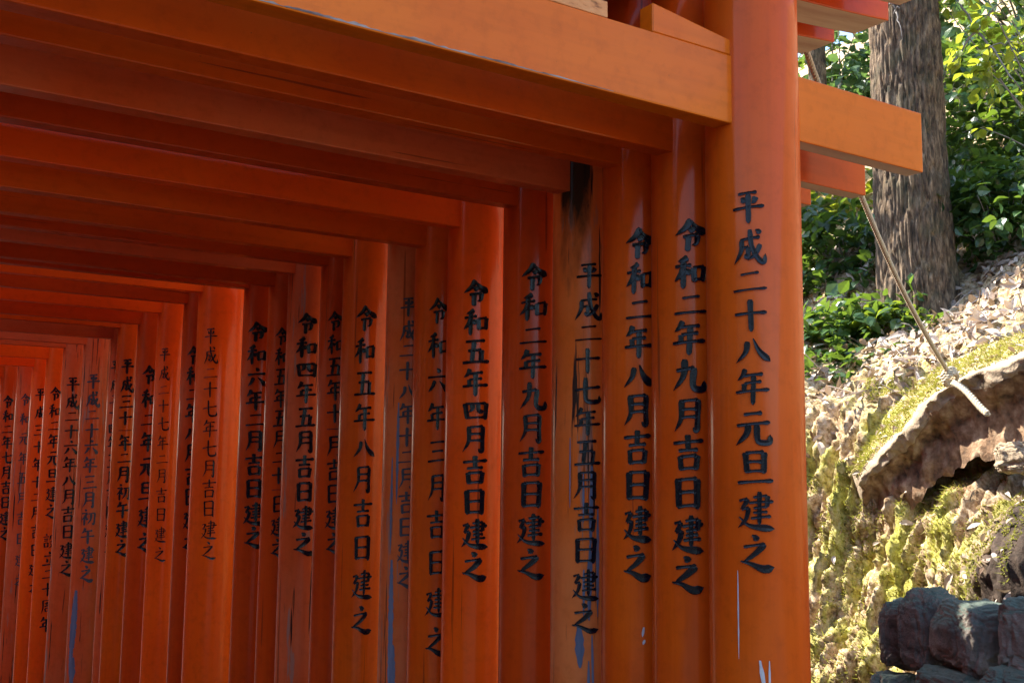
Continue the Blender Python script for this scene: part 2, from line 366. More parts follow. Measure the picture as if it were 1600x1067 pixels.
def torii(i, g):
    y, r, hb, text, a0, a1, zt, zb, cw, wt, pk, label = g
    base = ground_h(y)
    root = empty('torii_gate', (XC, y, base)); tag(root, label, 'torii gate', 'torii gates forming the tunnel')
    kz = pk if pk in 'abcde' else 'd'
    pm = M[pk + 'z'] if pk in 'abcde' else M[pk]; bmx = M[kz + 'x']
    E = GZ - base
    top = SH0 + E + .02
    for sx in (1, -1):
        xp = (X0 if sx > 0 else XL) - XC
        bm = bmesh.new(); seg = 56; zs = [0] + [top * k / 14 for k in range(1, 14)] + [top]
        rows = []
        for z in zs:
            rr = r * (1.025 - .035 * z / top)
            rr = r + (rr - r) * .5 + .0009 * mn.noise((y * 5, z * 2.5, sx))
            rows.append([bm.verts.new((math.cos(2 * math.pi * k / seg) * rr, math.sin(2 * math.pi * k / seg) * rr, z)) for k in range(seg)])
        for a, b in zip(rows, rows[1:]):
            for k in range(seg): bm.faces.new((a[k], a[(k + 1) % seg], b[(k + 1) % seg], b[k]))
        bm.faces.new(rows[0][::-1]); bm.faces.new(rows[-1])
        me = bm_mesh('pillar', bm, True)
        p = obj('pillar', me, pm, root, (xp, 0, 0))
        # black collar round the foot
        ct, cf = tube([(0, 0, .0), (0, 0, .26)], r * 1.05, 40); mb = MB(); mb.add((ct, cf))
        obj('base_collar', mb.mesh('base_collar', False), M['black'], p)
        if sx > 0 and text:
            rs = r + .0035
            pl = on_pillar(rs, R((a0 + a1) / 2), R(a1 - a0) / (zb - zt), (zt + zb) / 2 + E)
            obj('inscription', inscription(text, pl, zt + E, zb + E, cw, wt), M['ink_dull'] if i in (7, 19, 23) else M['ink'], p)
            pl = on_pillar(rs - .001, 0, 0, 0)
            sp = None; mt = 'bare'
            def arc(deg): return R(deg) * rs
            if i == 3: sp = [(arc(240), .02 + E, -.22 + E, .011, -.003), (arc(238), -.2 + E, -.41 + E, .014, -.003), (arc(227), .0 + E, -.14 + E, .006, 0), (arc(228), -.27 + E, -.40 + E, .008, 0), (arc(250), -.1 + E, -.40 + E, .009, 0), (arc(221), -.425 + E, -.54 + E, .026, .003), (arc(241), -.45 + E, -.62 + E, .007, .004), (arc(205), .1 + E, -.1 + E, .004, 0), (arc(236), -.52 + E, -.75 + E, .009, .0)]
            if i == 7: sp = [(arc(206), -.32 + E, -.85 + E, .022, .004), (arc(214), .25 + E, -.12 + E, .012, 0), (arc(202), .05 + E, -.3 + E, .010, 0), (arc(212), -.62 + E, -1.0 + E, .03, 0), (arc(236), -.8 + E, -1.05 + E, .01, 0)]
            if i == 19: sp = [(arc(222), -.88 + E, -1.45 + E, .05, -.02), (arc(222), -1.35 + E, -1.55 + E, .05, 0)]
            if i == 0: sp = [(arc(199), -.22 + E, -.42 + E, .0035, 0), (arc(199), -.3 + E, -.34 + E, .003, 0), (arc(222), -.42 + E, -.50 + E, .010, .012), (arc(232), -.42 + E, -.56 + E, .006, 0), (arc(198), -.48 + E, -.58 + E, .010, .003), (arc(226), -.52 + E, -.62 + E, .012, -.003), (arc(208), -.55 + E, -.575 + E, .006, 0)]; mt = 'chip'
            if i == 2: sp = [(arc(235), -.40 + E, -.425 + E, .008, -.004), (arc(236), -.432 + E, -.445 + E, .007, -.004)]; mt = 'chip'
            if sp: obj('worn_patch', patches(pl, sp), M[mt], p)
    # tie beam through both pillars
    t = .04; t2 = .014; hi = .172; xe = (X0 - XC) + (.64 if i == 0 else .685)
    z0 = hb + E
    xsr = [-xe, -(X0 - XC) , -.7, 0, .7, X0 - XC, xe]
    tb = obj('tie_beam', bm_mesh('tie_beam', box_bm(-xe, xe, -t, t2, z0, z0 + hi, .004, xsr, None, lambda x: abs(x) > X0 - XC)), [bmx, M['pale']], root)
    for sx in (1, -1):
        for s2 in (1,):         # a wedge driven over the beam at the inner face of each pillar
            bm = bmesh.new(); xa = sx * ((X0 - XC) - s2 * .36); xb = sx * ((X0 - XC) - s2 * (r * .55))
            hA, hB = (.074, .036) if s2 > 0 else (.05, .03)
            vs = [bm.verts.new((x, yy, z)) for yy in (-t + .003, t2 - .003) for x, z in ((xa, z0 + hi + .0015), (xb, z0 + hi + .0015), (xb, z0 + hi + hB), (xa, z0 + hi + hA))]
            for f in ((0, 1, 2, 3), (7, 6, 5, 4), (0, 4, 5, 1), (1, 5, 6, 2), (2, 6, 7, 3), (3, 7, 4, 0)): bm.faces.new([vs[q] for q in f])
            bmesh.ops.recalc_face_normals(bm, faces=bm.faces); bmesh.ops.bevel(bm, geom=list(bm.edges), offset=.003, segments=1, affect='EDGES')
            obj('wedge', bm_mesh('wedge', bm), bmx, tb)
    if i == 0:
        ev = []
        for k in range(161):
            x = -.1 + 1.0 * k / 160; hh = .001 + .0055 * max(0, .5 + mn.noise((x * 14, 3, 1)) + .6 * mn.noise((x * 60, 8, 1))) * min(1, (160 - k) / 60)
            ev += [(x, -t - .0007, z0 + .0032), (x, -t - .0007, z0 + .0034 + hh)]
        obj('worn_edge', np_mesh('worn_edge', ev, [(2 * k, 2 * k + 2, 2 * k + 3, 2 * k + 1) for k in range(160)], False), M['edge'], tb)
        obj('packing_board', bm_mesh('packing_board', box_bm(-.9, 1.505 - XC, -t + .002, t2 - .004, z0 + hi + .0015, z0 + hi + .040, .003)), M['board'], tb)
    # lower and top lintel, curving up at the ends
    xl = (2.785 if i else 2.70) - XC
    xs = [xl * k / 24 for k in range(-24, 25)]; zf = lambda x: rise(x + XC)
    obj('lower_lintel', bm_mesh('lower_lintel', box_bm(-xl, xl, -.066, .066, SH0 + E, SH0 + SHH + E, .004, xs, zf, lambda x: True)), [bmx, M['pale']], root)
    xk = xl + .10; xs = [xk * k / 24 for k in range(-24, 25)]
    bm = box_bm(-xk, xk, -.080, .080, SH0 + SHH + E + .002, SH0 + SHH + KAH + E, 0, xs, zf, None)
    zt_ = SH0 + SHH + KAH + E
    obj('top_lintel', bm_mesh('top_lintel', bm), bmx, root)
    return root
for i, g in enumerate(GATES): torii(i, g)
for k in range(5):              # the tunnel runs on past the last readable gate
    y = 12.75 + .62 * k
    g = (y, .1, .9, '', 0, 0, 0, 0, 0, 0, 'ab'[k % 2], 'unlit vermilion torii gate at the dark far end of the tunnel')
    torii(30 + k, g)

# unseen slope across the path, added and shaped to cut side light
M['slope'] = simple('light_block_slope_ground', [(.3, (.02, .03, .012)), (.7, (.06, .08, .03))], 6, .9, .8, .05)
sv = [(x - 4 * max(0, min(1, (2.4 - y) / 1.5)), y, z + (.4 * mn.noise((x * .3, y * .3, 4)) if x < -4 else 0)) for y in sorted(list(range(-40, 61, 4)) + [1, 2.4]) for x, z in ((-1.3, -2.6), (-1.5, 1.75), (-3, 2.0), (-8, 3.4), (-30, 10))]
tag(obj('light_block_slope', np_mesh('light_block_slope', sv, [(j * 5 + i, j * 5 + i + 1, (j + 1) * 5 + i + 1, (j + 1) * 5 + i) for j in range(27) for i in range(4)]), M['slope']), None, None, kind='structure')

# ------------------------------------------------------------------ hillside beside the tunnel
PR = np.array([(4.02, -3.6), (4.2, -1.9), (4.32, -1.4), (4.45, -.95), (4.7, -.2), (4.98, .36), (5.45, .74), (6.0, 1.10), (7.0, 1.92), (8.2, 3.0), (10, 4.4), (14, 7.0), (24, 10)])
seg = np.linalg.norm(np.diff(PR, axis=0), axis=1); cum = np.concatenate([[0], np.cumsum(seg)])
def prof(u):
    x = np.interp(u, cum, PR[:, 0]); h = np.interp(u, cum, PR[:, 1]); return x, h
def smooth_prof(u):
    acc = np.zeros(2); 
    for d in (-.14, -.07, 0, .07, .14):
        acc += np.array(prof(min(max(u + d, 0), cum[-1])))
    return acc / 5
def hill_point(s, u):
    x, h = smooth_prof(u); xa, ha = smooth_prof(u + .04); xb, hb = smooth_prof(u - .04)
    tx, th = xa - xb, ha - hb; ln = math.hypot(tx, th); nx, nh = -th / ln, tx / ln
    d = .16 * mn.noise((s * .9, u * .9, 3.1)) + .07 * mn.noise((s * 2.3, u * 2.0, 8.2))
    bm_ = math.exp(-((s - 2.55) / .46) ** 2 - ((h + .48) / .36) ** 2)
    steep = max(0, min(1, (nx * -1 - .55) / .3)) * (1 - min(1, bm_ * 1.5))
    rdg = 1 - abs(mn.noise((s * 5.5 + .4 * mn.noise((s * 3, u * 3, 5)), u * 1.5, 1.7))) * 2
    rd2 = 1 - abs(mn.noise((s * 15, u * 3.4, 4.4))) * 2
    rd3 = 1 - abs(mn.noise((s * 30 + .8 * mn.noise((s * 9, u * 9, 2)), u * 5.5, 3.3))) * 2
    d += steep * (.075 * (rdg - .5) + .060 * (rd2 - .5) + .050 * (rd3 - .5))
    cv = abs(mn.noise((s * 8 + .5 * mn.noise((s * 4, u * 6, 1)), u * 2.6, 12.7)))
    d -= steep * .10 * max(0, 1 - cv * 9) * max(0, .4 + mn.noise((s * 2.2, u * 3.5, 5.5)))
    d += .030 * mn.noise((s * 9, u * 9, 2.2)) + .026 * mn.noise((s * 24, u * 13, 6.6)) + .014 * mn.noise((s * 52, u * 38, 9.9))
    # hollow under the ledge, berm behind the boulders
    d -= .19 * math.exp(-((s - 3.36) / .30) ** 2 - ((h - .10) / .17) ** 2)
    d -= .13 * math.exp(-((s - 3.75) / .10) ** 2 - ((h + .45) / .22) ** 2)
    d += .50 * bm_
    return (x + nx * d, s, h + nh * d + GZ)
def spaced(a, fine0, fine1, b, step, coarse):
    L1 = list(np.arange(a, fine0, coarse)); L2 = list(np.arange(fine0, fine1, step)); L3 = list(np.arange(fine1, b, coarse)); return L1 + L2 + L3 + [b]
ss = [-60, -30, -15, -8] + spaced(-4, 1.7, 5.2, 9, .0125, .12) + [10, 12, 15, 20, 30, 60]
us = spaced(0, 2.0, 6.2, cum[-1], .0125, .25)
HV = [hill_point(s, u) for s in ss for u in us]; nu = len(us)
HF_ = [(j * nu + i, (j + 1) * nu + i, (j + 1) * nu + i + 1, j * nu + i + 1) for j in range(len(ss) - 1) for i in range(nu - 1)]
m, t, b = mat('mossy_soil')
co = coords(t); cs = coords(t, (1, 1, .35))
geo = N(t, 'ShaderNodeNewGeometry')
fine = nz(t, co, 34, 6, .65); mid = nz(t, cs, 7, 5, .6); big = nz(t, co, 1.7, 4)
soil = ramp(t, fine, [(.30, (.06, .032, .016)), (.48, (.40, .28, .16)), (.70, (.70, .58, .42))])
moss = ramp(t, fine, [(.3, (.11, .11, .02)), (.5, (.44, .42, .085)), (.72, (.60, .56, .20))])
sep = N(t, 'ShaderNodeSeparateXYZ'); L(t, geo.outputs['Position'], sep.inputs[0])
low = ramp(t, math_(t, 'ADD', math_(t, 'MULTIPLY', sep.outputs[2], .4), math_(t, 'MULTIPLY', math_(t, 'SUBTRACT', big, .5), .9)), [(.62, 1), (.95, 0)])
mk = math_(t, 'MULTIPLY', ramp(t, mid, [(.44, 0), (.60, 1)]), math_(t, 'ADD', math_(t, 'MULTIPLY', low, .8), .12))
c = mix(t, mk, soil, moss)
# the berm behind the boulders is bare dark humus
near = ramp(t, math_(t, 'ADD', sep.outputs[1], math_(t, 'MULTIPLY', mid, .5)), [(0, 0), (1, 1)])
yb = math_(t, 'SUBTRACT', sep.outputs[1], math_(t, 'MULTIPLY', math_(t, 'SUBTRACT', mid, .5), .6))
hum = math_(t, 'MULTIPLY', ramp(t, math_(t, 'SUBTRACT', 3.35, yb), [(.35, 0), (.55, 1)]), ramp(t, math_(t, 'SUBTRACT', 4.75, sep.outputs[0]), [(.05, 0), (.25, 1)]))
c = mix(t, hum, c, ramp(t, fine, [(.3, (.02, .014, .01)), (.7, (.09, .065, .05))]))
# raw brown earth where the bank has broken away under the ledge
vd = N(t, 'ShaderNodeVectorMath', operation='SUBTRACT'); L(t, geo.outputs['Position'], vd.inputs[0]); vd.inputs[1].default_value = (5.15, 3.36, .06 + GZ)
vs = N(t, 'ShaderNodeVectorMath', operation='MULTIPLY'); L(t, vd.outputs[0], vs.inputs[0]); vs.inputs[1].default_value = (1.6, 2.1, 3.6)
vl = N(t, 'ShaderNodeVectorMath', operation='LENGTH'); L(t, vs.outputs[0], vl.inputs[0])
hol = ramp(t, math_(t, 'ADD', vl.outputs['Value'], math_(t, 'MULTIPLY', math_(t, 'SUBTRACT', mid, .5), .9)), [(.75, 1), (1.0, 0)])
c = mix(t, hol, c, ramp(t, fine, [(.3, (.09, .05, .025)), (.5, (.32, .19, .10)), (.72, (.55, .40, .25))]))
L(t, c, b.inputs['Base Color']); b.inputs['Roughness'].default_value = .95; b.inputs['Specular IOR Level'].default_value = .2
bump(t, b, math_(t, 'ADD', nz(t, co, 90, 5, .7), fine), .7, .012)
M['hill'] = m
tag(obj('hillside', np_mesh('hillside', HV, HF_), M['hill']), None, None, kind='structure')
def hill_at(s, x):
    "height of the slope at lateral x (outside hollows)"
    h = np.interp(x, PR[:, 0], PR[:, 1]); return h + GZ
def u_of_x(x): return float(np.interp(x, PR[:, 0], cum))

# ------------------------------------------------------------------ leaves
LT = np.array([(0, 0, 0), (.22, .30, .05), (.5, .44, .09), (.8, .24, .04), (1, 0, -.06), (.8, -.24, .04), (.5, -.44, .09), (.22, -.30, .05), (.25, 0, 0), (.52, 0, .01), (.8, 0, -.02)], float)
LTF = [(0, 8, 1), (8, 9, 2, 1), (9, 10, 3, 2), (10, 4, 3), (0, 7, 8), (7, 6, 9, 8), (6, 5, 10, 9), (5, 4, 10)]
def leaf_cloud(pos, dirs, nrm, size, aspect=.85, curl=.25):
    "leaf meshes: base point, growing direction, upward normal, length"
    n = len(pos); d = dirs / (np.linalg.norm(dirs, axis=1)[:, None] + 1e-9)
    s = np.cross(nrm, d); s /= np.linalg.norm(s, axis=1)[:, None] + 1e-9; u = np.cross(d, s)
    T = LT.copy(); cu = curl * rng.uniform(-.4, 1.2, n)
    x = T[None, :, 0] * np.ones((n, 1)); y = T[None, :, 1] * aspect * rng.uniform(.75, 1.15, (n, 1)); z = T[None, :, 2] - cu[:, None] * x * x
    V = pos[:, None, :] + size[:, None, None] * (x[..., None] * d[:, None, :] + y[..., None] * s[:, None, :] + z[..., None] * u[:, None, :])
    V = V.reshape(-1, 3); k = len(LT)
    Fc = [tuple(i * k + q for q in f) for i in range(n) for f in LTF]
    return V, Fc
def leaf_mat(name, dark, light, trans, tcol, rough=.27):
    m, t, b = mat(name)
    geo = N(t, 'ShaderNodeNewGeometry'); co = coords(t)
    f = math_(t, 'ADD', math_(t, 'MULTIPLY', geo.outputs['Random Per Island'], .8), math_(t, 'MULTIPLY', nz(t, co, 30, 3), .2))
    c = ramp(t, f, [(.1, dark), (.9, light)])
    L(t, c, b.inputs['Base Color']); b.inputs['Roughness'].default_value = rough
    tr = N(t, 'ShaderNodeBsdfTranslucent'); tr.inputs[0].default_value = (*tcol, 1)
    mx = N(t, 'ShaderNodeMixShader'); mx.inputs[0].default_value = trans
    out = t.nodes['Material Output']; L(t, b.outputs[0], mx.inputs[1]); L(t, tr.outputs[0], mx.inputs[2]); L(t, mx.outputs[0], out.inputs[0])
    bump(t, b, nz(t, co, 120, 3), .2, .004)
    return m
M['leaf_dark'] = leaf_mat('glossy_dark_leaf', (.012, .04, .018), (.055, .115, .035), .3, (.2, .32, .03))
M['leaf_mid'] = leaf_mat('glossy_green_leaf', (.025, .06, .018), (.09, .15, .025), .35, (.34, .44, .03))
M['leaf_pale'] = leaf_mat('young_yellow_green_leaf', (.06, .12, .02), (.17, .22, .03), .45, (.50, .55, .04))
M['leaf_far'] = leaf_mat('blue_green_leaf', (.025, .07, .045), (.08, .14, .07), .3, (.2, .36, .08), .3)
M['twig'] = simple('pale_twig_bark', [(.3, (.12, .10, .085)), (.7, (.30, .27, .24))], 40, .8, .3, .003)
M['dead'] = leaf_mat('dry_fallen_leaf', (.09, .045, .022), (.68, .58, .48), .12, (.5, .35, .2), .6)
m, t, b = mat('dark_furrowed_bark')
co = coords(t, (1, 1, .3)); n1 = nz(t, co, 34, 6, .68); n2 = nz(t, coords(t), 5, 3)
c = ramp(t, n1, [(.34, (.016, .009, .005)), (.5, (.115, .074, .042)), (.70, (.31, .22, .135))])
c = mix(t, math_(t, 'MULTIPLY', ramp(t, n2, [(.5, 0), (.7, 1)]), .5), c, (.07, .075, .035))
L(t, c, b.inputs['Base Color']); b.inputs['Roughness'].default_value = .9; bump(t, b, n1, .8, .02); M['bark'] = m

def unit(v): return v / (np.linalg.norm(v, axis=-1, keepdims=True) + 1e-9)
def shrub(name, label, cat, base, centre, radii, clusters, per, size, lm, group=None, spread=.5, stems=14, stem_r=.012, shell=.5, droop=.25):
    "stems rise from base to clusters of leaves spread through an uneven volume"
    base = np.array(base, float); centre = np.array(centre, float); radii = np.array(radii, float)
    root = empty(name, tuple(base)); tag(root, label, cat, group)
    dirn = unit(rng.normal(size=(clusters, 3))); rr = rng.uniform(shell, 1.0, clusters) ** .6
    lump = np.array([1 + .35 * mn.noise(Vector(d * 1.7) + Vector(base)) for d in dirn])
    P = centre + dirn * radii * (rr * lump)[:, None]
    # foliage
    pos, dr, nr, sz = [], [], [], []
    for p, d in zip(P, dirn):
        k = max(3, int(per * rng.uniform(.5, 1.5)))
        ax = unit(d * .6 + np.array([0, 0, .5]) + rng.normal(size=3) * .35)
        off = rng.normal(size=(k, 3)); dd = unit(off - (off @ ax)[:, None] * ax * .6 + ax * .35)
        pos.append(p + ax * rng.uniform(-spread, spread, (k, 1)) * size * 1.6 + dd * size * .25); dr.append(dd - np.array([0, 0, droop]))
        nr.append(unit(np.array([0, 0, 1.0]) + rng.normal(size=(k, 3)) * .45)); sz.append(size * rng.uniform(.55, 1.25, k))
    V, Fc = leaf_cloud(np.concatenate(pos), np.concatenate(dr), np.concatenate(nr), np.concatenate(sz))
    obj('foliage', np_mesh('foliage', V - base, Fc, False), lm, root)
    mb = MB(); idx = rng.permutation(clusters)[:stems]
    for k in idx:
        p = P[k] - base; mid = p * .5 + np.array([0, 0, .12 * np.linalg.norm(p)]) + rng.normal(size=3) * .05 * np.linalg.norm(p)
        q = []
        for tt in np.linspace(0, 1, 9): q.append(Vector(((1 - tt) ** 2 * np.zeros(3) + 2 * tt * (1 - tt) * mid + tt * tt * p)))
        mb.add(tube(q, [stem_r * (1 - .75 * tt) for tt in np.linspace(0, 1, 9)], 6))
    obj('stems', mb.mesh('stems'), M['twig'], root)
    return root
def on_hill(x, s): return (x, s, float(hill_at(s, x)) - .03)

# trees
def trunk_mesh(h0, h1, r0, r1, flare, lean, amp, fine=True):
    nz_, na = (420, 220) if fine else (60, 24); V = []
    for j in range(nz_ + 1):
        z = h0 + (h1 - h0) * (j / nz_) ** 1.25; tt = (z - h0) / (h1 - h0)
        rb = r0 + (r1 - r0) * tt
        for i in range(na):
            a = 2 * math.pi * i / na
            fl = flare * math.exp(-(z - h0) / .32) * (1 + .5 * math.cos(3 * a + 1))
            rr = rb + fl + .02 * mn.noise((math.cos(a) * 1.5, math.sin(a) * 1.5, z * .8))
            if amp:
                q = Vector((math.cos(a) * 8.2, math.sin(a) * 8.2, z * 3.6)); q += mn.noise_vector(q * .7) * .5
                dist, _ = mn.voronoi(q)[0:2]; e = dist[1] - dist[0]
                rr += amp * (min(e * 3.6, 1) ** .7 - .6) + amp * .3 * mn.noise((math.cos(a) * 16, math.sin(a) * 16, z * 9))
            lx = lean[0] * tt; ly = lean[1] * tt
            V.append((math.cos(a) * rr + lx, math.sin(a) * rr + ly, z))
    Fc = [(j * na + i, j * na + (i + 1) % na, (j + 1) * na + (i + 1) % na, (j + 1) * na + i) for j in range(nz_) for i in range(na)]
    Fc.append(tuple(nz_ * na + i for i in range(na)))
    return np_mesh('trunk', V, Fc)
def crown(root, base, pts, clusters, per, size, lm, r0):
    "limbs from the trunk top and leaf clusters round their tips"
    mb = MB(); pos, dr, nr, sz = [], [], [], []
    for a, e, rad in pts:
        a = np.array(a, float); e = np.array(e, float); mid = (a + e) / 2 + np.array([0, 0, .25])
        q = [Vector((1 - tt) ** 2 * a + 2 * tt * (1 - tt) * mid + tt * tt * e) for tt in np.linspace(0, 1, 8)]
        mb.add(tube(q, [r0 * (1 - .8 * tt) for tt in np.linspace(0, 1, 8)], 7))
        for _ in range(clusters):
            d = unit(rng.normal(size=3)); p = e + d * rad * rng.uniform(.2, 1) ** .5; k = max(3, int(per * rng.uniform(.5, 1.5)))
            dd = unit(rng.normal(size=(k, 3)) + d * .5); pos.append(p + dd * size * .6); dr.append(dd - np.array([0, 0, .25]))
            nr.append(unit(np.array([0, 0, 1.]) + rng.normal(size=(k, 3)) * .5)); sz.append(size * rng.uniform(.6, 1.2, k))
    V, Fc = leaf_cloud(np.concatenate(pos), np.concatenate(dr), np.concatenate(nr), np.concatenate(sz))
    obj('limbs', mb.mesh('limbs'), M['bark'], root); obj('crown', np_mesh('crown', V, Fc, False), lm, root)
tb_ = at(1436, 462, 6.05)
tr = empty('forest_tree', (tb_.x, tb_.y, tb_.z)); tag(tr, 'thick tree with furrowed dark bark standing on the litter slope', 'tree')
obj('trunk', trunk_mesh(-.35, 5.2, .226, .18, .06, (-.14, .03), .024), M['bark'], tr)
crown(tr, None, [((-.1, 0, 4.9), (1.2, .6, 6.4), .9), ((-.1, 0, 5.0), (-.4, 1.0, 6.8), .9), ((-.1, 0, 4.6), (.9, -1.2, 6.2), .8)], 26, 8, .13, M['leaf_dark'], .09)
b2 = at(1292, 330, 8.1)
t2 = empty('slender_tree', tuple(b2)); tag(t2, 'slender dark tree stem behind the tie beam ends, left of the thick trunk', 'tree')
obj('trunk', trunk_mesh(-.4, 4.8, .09, .06, .02, (-.15, .1), 0, False), M['bark'], t2)
crown(t2, None, [((-.1, .05, 3.6), (.6, .9, 4.6), .7), ((-.14, .1, 4.6), (-.7, .4, 5.4), .7)], 22, 8, .12, M['leaf_far'], .04)
# an unseen tree added beyond the gates to keep the thick trunk in shade
t3b = (5.35, 6.9, float(hill_at(0, 5.35)) - .1)
t3 = empty('shade_tree', t3b); tag(t3, 'unseen leafy tree added beyond the gates to shade the thick trunk', 'tree')
obj('trunk', trunk_mesh(-.3, 3.4, .12, .07, .03, (0, -.2), 0, False), M['bark'], t3)
crown(t3, None, [((0, -.2, 2.3), (.15, -.7, 3.1), .6), ((0, -.2, 3.0), (.1, -.3, 4.0), .7), ((0, -.2, 3.3), (.5, .3, 4.6), .7)], 60, 9, .13, M['leaf_mid'], .05)

for k, (tx, ty) in enumerate(((-5.5, 16.2), (-5.5, 20.2), (-5.5, 24.4))):  # unseen trees, added to keep sun shafts off the right hand pillars
    t4 = empty('sun_block_tree', (tx, ty, 4.2)); tag(t4, 'unseen tall tree added across the path to block sun shafts', 'tree', 'unseen sun blocking trees across the path')
    obj('trunk', trunk_mesh(-.8, 10.5, .35, .16, .1, (.3, 0), 0, False), M['bark'], t4)
    crown(t4, None, [((.3, 0, 9.5), (0, 0, 13.8), .95), ((.3, 0, 9), (0, 1.5, 13.6), .95), ((.3, 0, 8.5), (0, -1.5, 13.6), .95)], 130, 10, .34, M['leaf_dark'], .1)
for k, (tx, ty) in enumerate(((5.6, 9.5), (5.4, 12.5), (5.6, 15.5))):  # unseen trees, added to keep sun off the slope beside the far gates
    t5 = empty('sun_block_tree', (tx, ty, float(hill_at(0, tx)) - .1)); tag(t5, 'unseen tree added behind the far gates to shade the slope', 'tree', 'unseen shading trees behind the far gates')
    obj('trunk', trunk_mesh(-.3, 3.4, .16, .1, .05, (0, 0), 0, False), M['bark'], t5)
    crown(t5, None, [((0, 0, 2.8), (-1.4, .5, 3.4), 1.1), ((0, 0, 3), (.2, 1.0, 4.2), 1.2), ((0, 0, 3), (1.0, -.6, 4.0), 1.2)], 90, 9, .22, M['leaf_dark'], .06)
for k in range(7):  # unseen shrubs, added to stop hillside light entering between the pillars
    q = (3.9, 6.3 + 1.25 * k, GZ - .3)
    shrub('light_block_shrub', 'unseen dense shrub added close behind the far gates to block hillside light', 'shrub', (4.1, q[1], GZ - 1.6), q, (.6, .75, 1.1), 130, 9, .17, M['leaf_dark'], 'shrubs hidden behind the far gates', stems=6)
# shrubs, nearest first
G1 = 'evergreen shrubs on the slope'
c1 = at(1585, 60, 6.4)
shrub('leafy_shrub', 'leggy shrub with bright yellow green leaves reaching across right of the trunk', 'shrub', on_hill(6.9, c1.y - .1), c1, (.6, .55, .65), 70, 7, .075, M['leaf_pale'], G1, stems=16, stem_r=.009, shell=.1)
c2 = at(1550, 215, 7.3)
shrub('leafy_shrub', 'dark glossy shrub on the bank behind the yellow green one, right of the trunk', 'shrub', on_hill(7.9, c2.y), c2, (.75, .75, .9), 430, 8, .095, M['leaf_dark'], G1, stems=18, shell=.2)
c3 = at(1310, 415, 6.4)
shrub('leafy_shrub', 'broad leaved green shrub between the front pillar and the trunk', 'shrub', on_hill(6.5, c3.y), c3, (.5, .65, .5), 230, 8, .10, M['leaf_dark'], G1, stems=16, shell=.2)
c4 = at(1290, 330, 7.6)
shrub('leafy_shrub', 'bright leaved shrub rising below the tie beam ends', 'shrub', on_hill(7.5, c4.y), c4, (.6, .6, .6), 110, 7, .12, M['leaf_pale'], G1, stems=16, shell=.2)
c5 = at(1300, 80, 8.8)
shrub('leafy_shrub', 'pale blue green shrub seen between the tie beam and lintel ends', 'shrub', on_hill(8.8, c5.y), c5, (.9, .9, 1.1), 120, 8, .14, M['leaf_far'], G1, stems=16, shell=.2)
c6 = at(1320, 535, 5.75)
shrub('low_shrub', 'low dark ground shrub in front of the trunk foot beside the front pillar', 'shrub', on_hill(5.7, c6.y), c6, (.35, .62, .30), 230, 7, .09, M['leaf_dark'], G1, stems=20, stem_r=.006, shell=.1)
c12 = at(1285, 605, 5.4)
shrub('low_shrub', 'lowest small dark plant between the front pillar and the bare soil', 'shrub', on_hill(5.35, c12.y), c12, (.22, .4, .2), 110, 7, .08, M['leaf_dark'], G1, stems=14, stem_r=.005, shell=.1)
c14 = at(1315, 590, 5.5)
shrub('low_shrub', 'dark straggling ground plant over the bare soil below the broad leaved shrub', 'shrub', on_hill(5.45, c14.y), c14, (.22, .45, .2), 120, 7, .075, M['leaf_dark'], G1, stems=14, stem_r=.005, shell=.1)
c7 = at(1400, 505, 5.75)
shrub('low_shrub', 'small grey green plant at the edge of the leaf litter', 'shrub', on_hill(5.7, c7.y), c7, (.2, .28, .13), 45, 7, .075, M['leaf_mid'], G1, stems=12, stem_r=.005, shell=.1)
c8 = at(1590, 40, 9.5)
shrub('tall_shrub', 'tall dark shrub furthest up the bank at the top right corner', 'shrub', on_hill(9.6, c8.y), c8, (1.3, 1.3, 1.3), 200, 8, .15, M['leaf_dark'], G1, stems=16, shell=.3)
c13 = at(1545, 325, 6.3)
shrub('low_shrub', 'low dark shrub at the bank top just right of the thick trunk', 'shrub', on_hill(6.4, c13.y), c13, (.28, .5, .32), 170, 7, .085, M['leaf_dark'], G1, stems=14, stem_r=.006, shell=.1)
c9 = at(1480, 120, 9.0)
shrub('tall_shrub', 'tall blue green shrub up the bank directly behind the thick trunk', 'shrub', on_hill(9.0, c9.y), c9, (1.0, 1.0, 1.2), 150, 8, .14, M['leaf_far'], G1, stems=16, shell=.3)
c10 = at(1560, 300, 6.9)
shrub('leafy_shrub', 'dark shrub spilling over the bank top at the right edge', 'shrub', on_hill(7.0, c10.y), c10, (.4, .6, .3), 130, 7, .10, M['leaf_dark'], G1, stems=12, shell=.2)
c11 = at(1275, 230, 9.4)
shrub('tall_shrub', 'tall dark shrub far behind the gates above the broad leaved one', 'shrub', on_hill(9.4, c11.y), c11, (1.2, 1.2, 1.2), 160, 8, .14, M['leaf_dark'], G1, stems=12, shell=.3)
